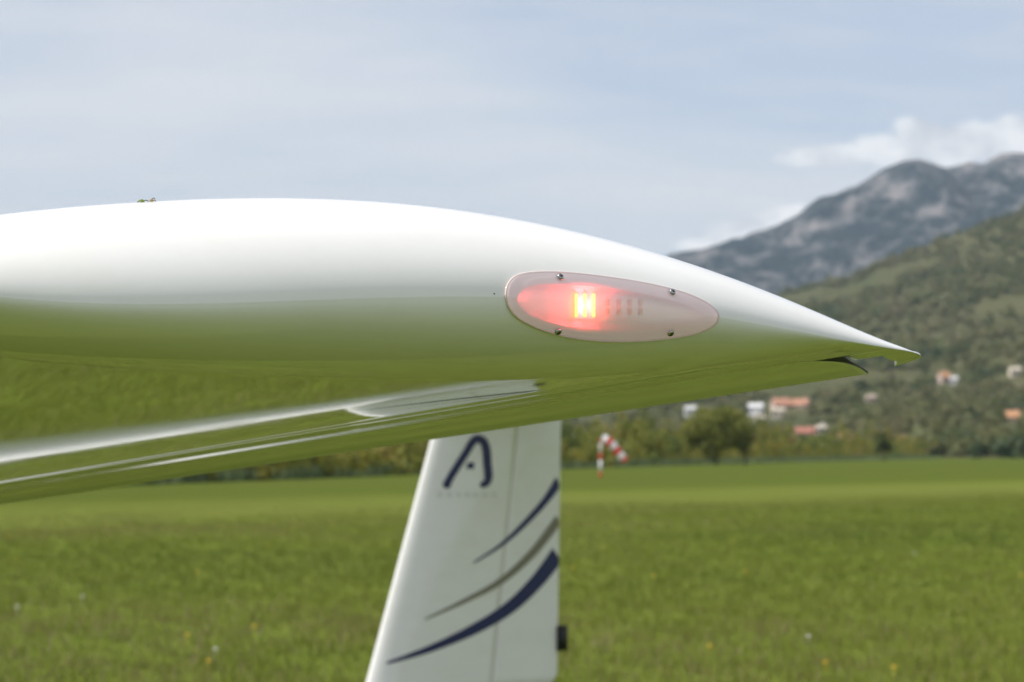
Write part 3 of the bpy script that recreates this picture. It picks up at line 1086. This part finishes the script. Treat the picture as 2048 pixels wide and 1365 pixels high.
def control_surface(name, y0, y1, ny, label=None):
    V, F = [], []
    ys = [y0 + (y1 - y0) * (k / (ny - 1)) ** 1.6 for k in range(ny)]
    for y in ys:
        for i in range(NQ):
            q = 1 - i / (NQ - 1)
            zu = zhu + (zA + 0.0022 - zhu) * q
            V.append((sweep(y) + x_h + 0.002 + (AC_LEN - 0.002) * q, y, drop(y) + zu - 0.001 * (1 - q)))
        for i in range(NQ):
            q = i / (NQ - 1)
            V.append((sweep(y) + x_h + 0.002 + (AC_LEN - 0.002) * q, y, drop(y) + ail_lower(q)))
    m = 2 * NQ
    F = grid_faces(m, ny, True)
    F.append(tuple(range(m))); F.append(tuple((ny - 1) * m + i for i in range(m - 1, -1, -1)))
    o = mesh_obj(name, V, F, M_GEL, wing)
    for k in (-1, -2): o.data.polygons[k].use_smooth = False
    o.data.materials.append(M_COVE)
    o.data.polygons[len(o.data.polygons) - 2].material_index = 1     # outboard end coloured dark, for the shade of the gap
    return o


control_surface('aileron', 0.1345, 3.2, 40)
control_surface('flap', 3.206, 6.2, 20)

# right wing, mirrored on the far side
VR = [Vector((v[0], 2 * HALF - v[1], v[2])) for v in V[0:0]] if False else None
Vr = []
for (k, v) in spans:
    for (i, sd) in ring:
        p = section_point(k, v, ts[i], sd)
        Vr.append((p.x, 2 * HALF - p.y, p.z))
Fr = [tuple(reversed(f)) for j in range(len(spans) - 1) for f in [(j * n + q, j * n + q + 1, (j + 1) * n + q + 1, (j + 1) * n + q) for q in range(n - 1)]]
mesh_obj('right_wing', Vr, Fr, M_GEL, craft)

# fuselage and tail boom
sections = [(-2.35, 0.86, 0.02, 0.02), (-2.28, 0.86, 0.10, 0.11), (-2.1, 0.87, 0.20, 0.22), (-1.8, 0.90, 0.32, 0.33), (-1.4, 0.94, 0.46, 0.44), (-1.0, 0.98, 0.55, 0.52), (-0.6, 1.00, 0.56, 0.54),
            (-0.2, 1.00, 0.52, 0.52), (0.2, 0.99, 0.44, 0.46), (0.6, 0.96, 0.32, 0.36), (1.0, 0.92, 0.22, 0.26), (1.4, 0.885, 0.165, 0.19), (2.0, 0.872, 0.110, 0.110), (2.6, 0.858, 0.092, 0.090),
            (3.2, 0.842, 0.075, 0.075), (3.7, 0.835, 0.062, 0.066), (4.1, 0.83, 0.045, 0.058), (4.2, 0.83, 0.02, 0.04)]
TAILX = loc_at(1118, 1358, HALF)[0]
sections = [((x_ * (TAILX + 0.03) / 4.2 if x_ > 0 else x_), a_, b_, c_) for (x_, a_, b_, c_) in sections]
V, F = [], []
sx_ = np.array([s_[0] for s_ in sections])
xs = np.concatenate([np.linspace(-2.35, -2.1, 8)[:-1], np.linspace(-2.1, sections[-1][0], 60)])


def smooth_interp(x, col):
    """Catmull-Rom style interpolation of a column of the section table"""
    k = int(np.clip(np.searchsorted(sx_, x) - 1, 0, len(sx_) - 2))
    x0, x1 = sx_[k], sx_[k + 1]; t = (x - x0) / (x1 - x0)
    g_ = lambda i: sections[i][col]
    m0 = (g_(k + 1) - g_(max(k - 1, 0))) / (sx_[k + 1] - sx_[max(k - 1, 0)]) * (x1 - x0)
    m1 = (g_(min(k + 2, len(sx_) - 1)) - g_(k)) / (sx_[min(k + 2, len(sx_) - 1)] - sx_[k]) * (x1 - x0)
    return (2 * t ** 3 - 3 * t ** 2 + 1) * g_(k) + (t ** 3 - 2 * t ** 2 + t) * m0 + (-2 * t ** 3 + 3 * t ** 2) * g_(k + 1) + (t ** 3 - t ** 2) * m1


NR = 40
for x in xs:
    zc, ry, rz = (smooth_interp(x, c_) for c_ in (1, 2, 3))
    for i in range(NR):
        a = 2 * math.pi * i / NR
        V.append((x, HALF + max(ry, 0.01) * math.cos(a), zc + max(rz, 0.01) * math.sin(a)))
F = grid_faces(NR, len(xs), True) + [tuple(range(NR - 1, -1, -1)), tuple((len(xs) - 1) * NR + i for i in range(NR))]
fus = mesh_obj('fuselage', V, F, M_GEL, craft)
# canopy
V = []
cxs = np.linspace(-1.75, -0.55, 24)
for x in cxs:
    zc, ry, rz = (smooth_interp(x, c_) for c_ in (1, 2, 3))
    for i in range(17):
        a = math.radians(12 + 156 * i / 16)
        V.append((x, HALF + (ry + 0.006) * math.cos(a), zc + (rz + 0.006) * math.sin(a)))
mesh_obj('canopy', V, grid_faces(17, len(cxs)), M_GLASS, fus)
# undercarriage
for sy in (-1, 1):
    v, f = tube([(-0.15, HALF + sy * 0.3, 0.62), (-0.12, HALF + sy * 0.62, 0.36), (-0.10, HALF + sy * 0.80, 0.20)], [0.04, 0.03, 0.025], 10)
    mesh_obj('gear_leg', v, f, M_GEL, craft)


def wheel(x, y, r_, w_):
    prof = [(0.35, -0.5), (0.8, -0.5), (0.95, -0.38), (1.0, -0.15), (1.0, 0.15), (0.95, 0.38), (0.8, 0.5), (0.35, 0.5)]
    V = []
    for i in range(24):
        a = 2 * math.pi * i / 24
        for pr, pw in prof:
            V.append((x + r_ * pr * math.cos(a), y + w_ * pw, r_ + r_ * pr * math.sin(a)))
    k = len(prof); F = []
    for i in range(24):
        for q in range(k):
            F.append((i * k + q, i * k + (q + 1) % k, ((i + 1) % 24) * k + (q + 1) % k, ((i + 1) % 24) * k + q))
    o = mesh_obj('wheel', V, F, M_BLACK, craft)
    v, f = tube([(x, y - w_ * 0.3, r_), (x, y + w_ * 0.3, r_)], r_ * 0.36, 20)
    mesh_obj('hub', v, f, M_STEEL, o)


wheel(-0.10, HALF - 0.86, 0.19, 0.13); wheel(-0.10, HALF + 0.86, 0.19, 0.13); wheel(-1.75, HALF, 0.16, 0.11)
v, f = tube([(-1.75, HALF, 0.66), (-1.75, HALF, 0.18)], 0.03, 10)
mesh_obj('nose_leg', v, f, M_GEL, craft)

# fin, rudder, tailplane
xl0, zl0 = loc_at(735, 1358, HALF); xl1, zl1 = loc_at(862, 880, HALF)
xt0, zt0 = loc_at(1114, 1358, HALF); xt1, zt1 = loc_at(1121, 850, HALF)
xh0, zh0 = loc_at(974, 1358, HALF); xh1, zh1 = loc_at(1028, 852, HALF)
Z_BOT = loc_at(735, 1375, HALF)[1]; Z_TOP = loc_at(900, 770, HALF)[1]


def le_x(z): return xl0 + (xl1 - xl0) * (z - zl0) / (zl1 - zl0)
def te_x(z): return xt0 + (xt1 - xt0) * (z - zt0) / (zt1 - zt0)
def hg_x(z): return xh0 + (xh1 - xh0) * (z - zh0) / (zh1 - zh0)


def fin_half(t, c):
    return 0.105 / 0.2 * c * (0.2969 * math.sqrt(max(t, 0)) - 0.126 * t - 0.3516 * t * t + 0.2843 * t ** 3 - 0.1030 * t ** 4) + 0.0015 * t


def fin_side(x, z):
    c = te_x(z) - le_x(z)
    return fin_half((x - le_x(z)) / c, c)


NZ = 26
zs = [Z_BOT - 0.04 + (Z_TOP - Z_BOT + 0.04) * k / (NZ - 1) for k in range(NZ)]
V = []; NX = 44
for z in zs:
    l, h = le_x(z), hg_x(z) - 0.004
    row = [l + (h - l) * (i / (NX - 1)) ** 2 for i in range(NX)]
    for x in reversed(row): V.append((x, HALF - fin_side(x, z), z))
    for x in row[1:]: V.append((x, HALF + fin_side(x, z), z))
m = 2 * NX - 1
fin = mesh_obj('tail_fin', V, grid_faces(m, NZ, True) + [tuple(range(m)), tuple((NZ - 1) * m + i for i in range(m - 1, -1, -1))], M_GEL, craft)
V = []; NX2 = 24
zr = [loc_at(1060, 1374, HALF)[1] + (Z_TOP - Z_BOT - 0.05) * k / (NZ - 1) for k in range(NZ)]
for k, z in enumerate(zr):
    h, te = hg_x(z) + 0.003, te_x(z)
    # lower rear corner rounded
    rc = 0.035; dz = z - zr[0]
    if dz < rc: te -= rc - math.sqrt(max(0, rc * rc - (rc - dz) ** 2))
    row = [h + (te - h) * i / (NX2 - 1) for i in range(NX2)]
    for x in reversed(row): V.append((x, HALF - fin_side(x, z), z))
    for x in row: V.append((x, HALF + fin_side(x, z), z))
m = 2 * NX2
rud = mesh_obj('rudder', V, grid_faces(m, NZ, True) + [tuple(range(m)), tuple((NZ - 1) * m + i for i in range(m - 1, -1, -1))], M_GEL, craft)
# seal in the hinge gap
V = []
for z in zr:
    x = hg_x(z)
    y = fin_side(x, z) - 0.001
    V += [(x - 0.006, HALF - y, z), (x + 0.006, HALF - y, z), (x + 0.006, HALF + y, z), (x - 0.006, HALF + y, z)]
mesh_obj('hinge_seal', V, grid_faces(4, NZ, True), M_SEAL, rud)
# black balance tab on the trailing edge
x0, z0 = loc_at(1113, 1302, HALF); x1, z1 = loc_at(1131, 1250, HALF)
bm = bmesh.new()
bmesh.ops.create_cube(bm, size=1, matrix=Matrix.Translation(((x0 + x1) / 2, HALF - 0.006, (z0 + z1) / 2)) @ Matrix.Diagonal((x1 - x0, 0.022, z1 - z0, 1)))
bmesh.ops.bevel(bm, geom=bm.edges[:], offset=0.004, segments=2, affect='EDGES')
bm_obj('rudder_tab', bm, M_BLACK, rud)
# tailplane on the top of the fin
V = []
tys = np.linspace(-1.25, 1.25, 31)
for yy in tys:
    c = 0.56 - 0.16 * abs(yy) / 1.25
    x0 = te_x(Z_TOP) - 0.5 + 0.10 * abs(yy) / 1.25
    e = max(0.05, 1 - (abs(yy) / 1.25) ** 8)
    for i in range(40):
        a = 2 * math.pi * i / 40
        t = (1 - math.cos(a)) / 2
        V.append((x0 + c * t, HALF + yy, Z_TOP + 0.02 + e * (1 if a < math.pi else -1) * fin_half(t, c) * 0.9))
mesh_obj('tailplane', V, grid_faces(40, 31, True) + [tuple(range(39, -1, -1)), tuple(30 * 40 + i for i in range(40))], M_GEL, craft)


# markings: thin vinyl that follows the fin's curved side
def on_fin(px, py, off):
    """aircraft coordinates of a pixel on the near side of the fin"""
    s = HALF
    for _ in range(6):
        x, z = loc_at(px, py, s)
        s = HALF - fin_side(x, z) - off
    return Vector((x, s, z))


def decal(name, left, right, mat, parent, off=0.0015):
    """ribbon between two pixel polylines of equal length"""
    V = []
    left = [(min(a[0], 1118.5), a[1]) for a in left]; right = [(min(a[0], 1118.5), a[1]) for a in right]
    for a, b in zip(left, right):
        for k in range(4):
            w = k / 3
            V.append(on_fin(a[0] + (b[0] - a[0]) * w, a[1] + (b[1] - a[1]) * w, off))
    return mesh_obj(name, V, grid_faces(4, len(left)), mat, parent, out=Vector((0, -1, 0)))


def spline(pts, n):
    pts = np.array(pts, float)
    out = []
    for k in range(len(pts) - 1):
        p0 = pts[max(k - 1, 0)]; p1 = pts[k]; p2 = pts[k + 1]; p3 = pts[min(k + 2, len(pts) - 1)]
        for t in np.linspace(0, 1, n, endpoint=False):
            out.append(0.5 * ((2 * p1) + (-p0 + p2) * t + (2 * p0 - 5 * p1 + 4 * p2 - p3) * t * t + (-p0 + 3 * p1 - 3 * p2 + p3) * t ** 3))
    out.append(pts[-1])
    return np.array(out)


def stroke(pts, widths, n=8):
    c = spline(pts, n)
    w = np.interp(np.linspace(0, 1, len(c)), np.linspace(0, 1, len(widths)), widths)
    d = np.gradient(c, axis=0); d /= np.linalg.norm(d, axis=1, keepdims=True)
    nn = np.column_stack([-d[:, 1], d[:, 0]])
    return c - nn * w[:, None] / 2, c + nn * w[:, None] / 2


for nm, pts, w, mt in [('navy_swoosh', [(947, 1126), (1000, 1092), (1045, 1052), (1090, 1003), (1120, 960)], [3, 7, 11, 14, 20], M_NAVY),
                       ('taupe_swoosh', [(850, 1239), (930, 1202), (1000, 1164), (1060, 1112), (1100, 1063), (1119, 1036)], [3, 9, 13, 16, 18, 18], M_OLIVE),
                       ('navy_swoosh', [(773, 1327), (860, 1298), (950, 1258), (1020, 1215), (1075, 1162), (1118, 1106)], [4, 14, 21, 25, 28, 32], M_NAVY)]:
    # split at the rudder hinge so each piece stays on its own surface
    a, b = stroke(pts, w, 10)
    decal(nm, a, b, mt, fin)
# emblem: a rounded open letter A, with a dot
em = spline([(893, 972), (901, 955), (916, 931), (934, 903), (944, 886), (955, 878), (967, 884), (973, 902), (975, 930), (977, 950), (975, 963), (966, 971)], 8)
for part_ in [(em, [15, 15, 15, 15, 16, 17, 17, 17, 17, 17, 15, 13])]:
    a, b = stroke(part_[0], part_[1], 1)
    decal('emblem', a, b, M_NAVY, fin)
for (ex, ey, er) in [(894, 969, 8.5), (966, 970, 6)]:
    ang = np.linspace(0, 2 * math.pi, 20)
    a = [(ex + er * math.cos(t) * 0.05, ey + er * math.sin(t) * 0.05) for t in ang]
    b = [(ex + er * math.cos(t), ey + er * math.sin(t)) for t in ang]
    decal('emblem', a, b, M_NAVY, fin, 0.0022)
decal('emblem_dot', [(935, 926), (933, 938)], [(949, 925), (948, 938)], M_NAVY, fin)
# faint row of letters under the emblem, too small to read
for k, x in enumerate([880, 899, 917, 935, 951, 970, 989]):
    decal('faint_letter', [(x - 4, 986.5), (x - 4, 994)], [(x + 4, 986), (x + 4, 993.5)], M_FAINT, fin)

# ------------------------------------------------------------------ position light on the tip
M_LENS = Mat('frosted_lens')
tr = M_LENS.node('ShaderNodeBsdfTransparent'); tr.inputs[0].default_value = (0.99, 0.96, 0.96, 1)
tl = M_LENS.node('ShaderNodeBsdfTranslucent'); tl.inputs[0].default_value = (0.95, 0.88, 0.88, 1)
df = M_LENS.node('ShaderNodeBsdfDiffuse'); df.inputs[0].default_value = (0.98, 0.90, 0.90, 1)
gl = M_LENS.node('ShaderNodeBsdfGlossy'); gl.inputs['Roughness'].default_value = 0.18
fr = M_LENS.node('ShaderNodeFresnel'); fr.inputs[0].default_value = 1.49
m1 = M_LENS.node('ShaderNodeMixShader'); m1.inputs[0].default_value = 0.72
M_LENS.l.new(tl.outputs[0], m1.inputs[1]); M_LENS.l.new(df.outputs[0], m1.inputs[2])
m2 = M_LENS.node('ShaderNodeMixShader'); m2.inputs[0].default_value = 0.32
M_LENS.l.new(tr.outputs[0], m2.inputs[1]); M_LENS.l.new(m1.outputs[0], m2.inputs[2])
m3 = M_LENS.node('ShaderNodeMixShader')
M_LENS.l.new(fr.outputs[0], m3.inputs[0]); M_LENS.l.new(m2.outputs[0], m3.inputs[1]); M_LENS.l.new(gl.outputs[0], m3.inputs[2])
em_ = M_LENS.node('ShaderNodeEmission')          # even glow added to the plastic, for diode light and daylight scattered inside
em_.inputs[0].default_value = (1.0, 0.77, 0.79, 1); em_.inputs[1].default_value = 0.11
ad_ = M_LENS.node('ShaderNodeAddShader')
M_LENS.l.new(m3.outputs[0], ad_.inputs[0]); M_LENS.l.new(em_.outputs[0], ad_.inputs[1])
M_LENS.l.new(ad_.outputs[0], M_LENS.out.inputs[0])
M_LENS = M_LENS.m
M_FLANGE = plain('lens_flange', (0.92, 0.84, 0.84), 0.35)
M_DISH = plain('lamp_dish', (0.90, 0.88, 0.88), 0.4)
M_RIM = plain('lens_rim', (0.72, 0.60, 0.56), 0.15)
M_LEDOFF = plain('led_off', (0.62, 0.50, 0.28), 0.3)


def emitter(name, col, s):
    m = Mat(name)
    m.set(Base_Color=(0.8, 0.3, 0.1), Roughness=0.4)
    m.b.inputs['Emission Color'].default_value = (*col, 1)
    m.b.inputs['Emission Strength'].default_value = s
    return m.m


M_LEDON = emitter('led_lit', (1.0, 0.105, 0.010), 16.0)
M_LEDBAR = emitter('led_phosphor', (1.0, 0.10, 0.012), 6.0)

def on_wing(px, py):
    h = wing_bvh.ray_cast(CAMP, ray(px, py).normalized())
    nrm = h[1].normalized()
    if nrm.dot(ray(px, py)) > 0: nrm = -nrm
    return h[0], nrm


def skin_point(px, py, off):
    p, nr = on_wing(px, py)
    return ACI @ (p + nr * off)


def patch(name, loop, offs, mat, parent, rings):
    """a sheet that follows the tip's surface inside a closed pixel outline; offs(r) is its height above the skin"""
    lp = spline(loop, 5)[:-1]
    c = lp.mean(axis=0)
    V, F = [], []
    m = len(lp)
    for r_ in rings:
        for p in lp:
            q = c + (p - c) * r_
            V.append(skin_point(q[0], q[1], offs(r_)))
    F = grid_faces(m, len(rings), True)
    V.append(skin_point(c[0], c[1], offs(0)))
    ci = len(V) - 1; b0 = (len(rings) - 1) * m
    for i in range(m): F.append((b0 + i, b0 + (i + 1) % m, ci))
    return mesh_obj(name, V, F, mat, parent, out=Vector((0, -1, 0)))


def ring_patch(name, lo, li, o0, o1, mat, parent, k=6):
    A, B = spline(lo, 5)[:-1], spline(li, 5)[:-1]
    V = []
    for j in range(k):
        w = j / (k - 1)
        for a, b in zip(A, B):
            q = a + (b - a) * w
            V.append(skin_point(q[0], q[1], o0 + (o1 - o0) * w))
    return mesh_obj(name, V, grid_faces(len(A), k, True), mat, parent, out=Vector((0, -1, 0)))


light = ring_patch('position_light', outline, inner, 0.0004, 0.0006, M_FLANGE, craft)
light['label'] = 'teardrop position light glowing red at the wing tip'
BOWL = 0.008
LC = skin_point(1220, 613, 0.0)                # middle of the lamp on the skin
lp = spline(inner, 5)[:-1]
EDGE = [skin_point(p[0], p[1], 0.0006) for p in lp]
V = []
bowl_r = [1.0, 0.98, 0.95, 0.9, 0.84, 0.76, 0.66, 0.5, 0.3]
for r_ in bowl_r:
    for e in EDGE:
        V.append((LC.x + (e.x - LC.x) * r_, LC.y + BOWL + (e.y - LC.y - BOWL) * r_ ** 5, LC.z + (e.z - LC.z) * r_))
V.append((LC.x, LC.y + BOWL, LC.z))
m = len(EDGE)
F = grid_faces(m, len(bowl_r), True) + [((len(bowl_r) - 1) * m + i, (len(bowl_r) - 1) * m + (i + 1) % m, len(V) - 1) for i in range(m)]
mesh_obj('lamp_bowl', V, F, M_DISH, light, out=Vector((0, -1, 0)))
patch('lens', outline, lambda r_: 0.0016 + 0.0006 * (1 - r_ ** 2) if r_ < 0.995 else 0.0005, M_LENS, light, [1.0, 0.99, 0.97, 0.93, 0.88, 0.8, 0.72, 0.64, 0.55, 0.4, 0.2])
# rim bead
lp = spline(outline, 5)
path = [skin_point(p[0], p[1], 0.0006) for p in lp]
v, f = tube(path, 0.00055, 8, caps=False)
mesh_obj('rim', v, f, M_RIM, light)


def frame_at(px, py):
    p, nr = on_wing(px, py)
    p2 = on_wing(px + 6, py)[0]
    u_ = (p2 - p); u_ = (u_ - nr * u_.dot(nr)).normalized()
    w_ = nr.cross(u_)
    if w_.z < 0: w_ = -w_
    return p, nr, u_, w_


def small_box(px, py, su, sw, h0, h1, mat, name, parent):
    """a little block on the lamp's board; heights run outwards from the skin plane"""
    x, z = loc_at(px, py, LC.y - h1)
    V = [(x + a * su / 2, LC.y - h, z + b * sw / 2) for h in (h0, h1) for (a, b) in ((-1, -1), (1, -1), (1, 1), (-1, 1))]
    F = [(0, 3, 2, 1), (4, 5, 6, 7), (0, 1, 5, 4), (1, 2, 6, 5), (2, 3, 7, 6), (3, 0, 4, 7)]
    return mesh_obj(name, V, F, mat, parent, smooth=False)


MM = 1.8 / FPX
for k, x in enumerate([1153.5, 1171, 1188.5, 1217, 1240, 1262, 1283]):
    lit = k < 3
    yc = 611 + (0 if lit else 3)
    small_box(x, yc, 6 * MM, (50 if lit else 30) * MM, -0.0068, -0.0056, M_LEDBAR if lit else M_FLANGE, 'led_strip', light)
    for dy_ in ((-11.5, 11.5) if lit else (-9, 9)):
        small_box(x, yc + dy_, (4.6 if lit else 6.5) * MM, (21.5 if lit else 13) * MM, -0.0057, -0.0046, M_LEDON if lit else M_LEDOFF, 'led', light)

# circuit board that carries the diodes
small_box(1218, 613, 160 * MM, 56 * MM, -0.0088, -0.0066, M_DISH, 'circuit_board', light)
# the light the lit diodes throw inside the lamp
ld = bpy.data.lights.new('diode_glow', 'POINT')
ld.color = (1.0, 0.05, 0.075); ld.energy = 0.05; ld.shadow_soft_size = 0.003
lo_ = bpy.data.objects.new('diode_glow', ld); COL.objects.link(lo_)
lo_.parent = light
lo_.location = (loc_at(1171, 611, LC.y + 0.003)[0], LC.y + 0.003, loc_at(1171, 611, LC.y + 0.003)[1])

for (sx0, sy0, ang) in [(1117, 557, 0.2), (1341, 587.5, 0.7), (1113.5, 660, 0.4), (1338.5, 663, 0.9)]:
    p, nr, u_, w_ = frame_at(sx0, sy0)
    V, F, fm = [], [], []
    R0 = 7.4 * MM
    prof = [(1.0, 0.0012), (1.0, 0.0026), (0.9, 0.0031), (0.6, 0.0034), (0.3, 0.0035)]
    for (rr_, h) in prof:
        for i in range(20):
            a = 2 * math.pi * i / 20
            V.append(ACI @ (p + u_ * (R0 * rr_ * math.cos(a)) + w_ * (R0 * rr_ * math.sin(a)) + nr * h))
    F = grid_faces(20, len(prof), True) + [tuple(4 * 20 + i for i in range(20))]
    fm = [0] * len(F)
    for q in (0, 1):
        a = ang + q * math.pi / 2
        e1 = u_ * math.cos(a) + w_ * math.sin(a); e2 = nr.cross(e1)
        b0 = len(V)
        for (s1, s2) in ((-1, -1), (1, -1), (1, 1), (-1, 1)):
            V.append(ACI @ (p + e1 * (s1 * R0 * 0.55) + e2 * (s2 * R0 * 0.13) + nr * (0.00362 + 0.00004 * q)))
        F.append((b0, b0 + 1, b0 + 2, b0 + 3)); fm.append(1)
    mesh_obj('screw', V, F, [M_STEEL, M_SLOT], light, fm=fm)
# chip in the gelcoat
p, nr, u_, w_ = frame_at(988.5, 588)
v, f = tube([ACI @ (p - nr * 0.0002), ACI @ (p + nr * 0.0004)], [0.0006, 0.0004], 8)
mesh_obj('paint_chip', v, f, M_SLOT, craft)

# ------------------------------------------------------------------ bits of plant lying on the crown of the wing
M_GREENBIT = plain('green_husk', (0.16, 0.22, 0.03), 0.6, 0, 0.4, 300)
M_BROWNBIT = plain('brown_husk', (0.30, 0.22, 0.08), 0.6, 0, 0.4, 300)
M_DARKBIT = plain('dark_stalk', (0.05, 0.04, 0.03), 0.7)


def crown_point(px, py):
    """the top of the tip near a silhouette pixel"""
    for q in range(0, 90):
        h = wing_bvh.ray_cast(CAMP, ray(px, py + q * 0.5).normalized())
        if h[0]: return h[0]


def husk(name, px, py, wpx, hpx, mat, stalks, label):
    p = crown_point(px, py)
    root = empty(name, p)
    tag(root, label, 'plant bit')
    bm = bmesh.new()
    bmesh.ops.create_icosphere(bm, subdivisions=2, radius=1)
    k = 1.75 / FPX
    for v in bm.verts:
        x = v.co.x
        s_ = 1 - 0.45 * x * x
        v.co = Vector((x * wpx / 2 * k, v.co.y * hpx * 0.5 * k * s_, hpx * 0.42 * k + v.co.z * hpx / 2 * k * s_ + 0.0003 * math.sin(7 * x)))
    bm_obj('husk', bm, mat, root)
    for pts in stalks:
        v, f = tube([Vector((a * k, 0.0003 * i, b * k)) for i, (a, b) in enumerate(pts)], 0.00028, 6)
        mesh_obj('stalk', v, f, M_DARKBIT, root)


husk('plant_husk', 283.5, 401, 13, 6, M_GREENBIT, [[(4, 1), (8, 4), (12, 2.5)], [(-9, 0), (-5, 2), (-2, 1)]], 'tiny green husk lying on the crown of the white wing')
husk('plant_husk', 303, 401, 9, 6, M_BROWNBIT, [[(3, 1), (6, 3.5), (9, -1)], [(-8, 2), (-5, -1), (-2, 2)], [(1, 4), (3, 7), (7, 6)]], 'tiny brown husk right of the green husk on the wing')

# ------------------------------------------------------------------ haze over the whole valley
hm = bpy.data.materials.new('valley_haze')
hm.use_nodes = True
hn_, hl_ = hm.node_tree.nodes, hm.node_tree.links
hn_.clear()
pv = hn_.new('ShaderNodeVolumePrincipled')
pv.inputs['Color'].default_value = (0.62, 0.80, 1.0, 1)
pv.inputs['Density'].default_value = 0.000045
pv.inputs['Anisotropy'].default_value = 0.0
ho = hn_.new('ShaderNodeOutputMaterial')
hl_.new(pv.outputs[0], ho.inputs['Volume'])
v, f = box(0, 4300, 523.9, 2 * S - 200, 9200, 1049.8)
v = [(a, b, c - 0.0) for a, b, c in v]
hz_o = mesh_obj('haze', v, f, hm, smooth=False)
tag(hz_o, kind='stuff')
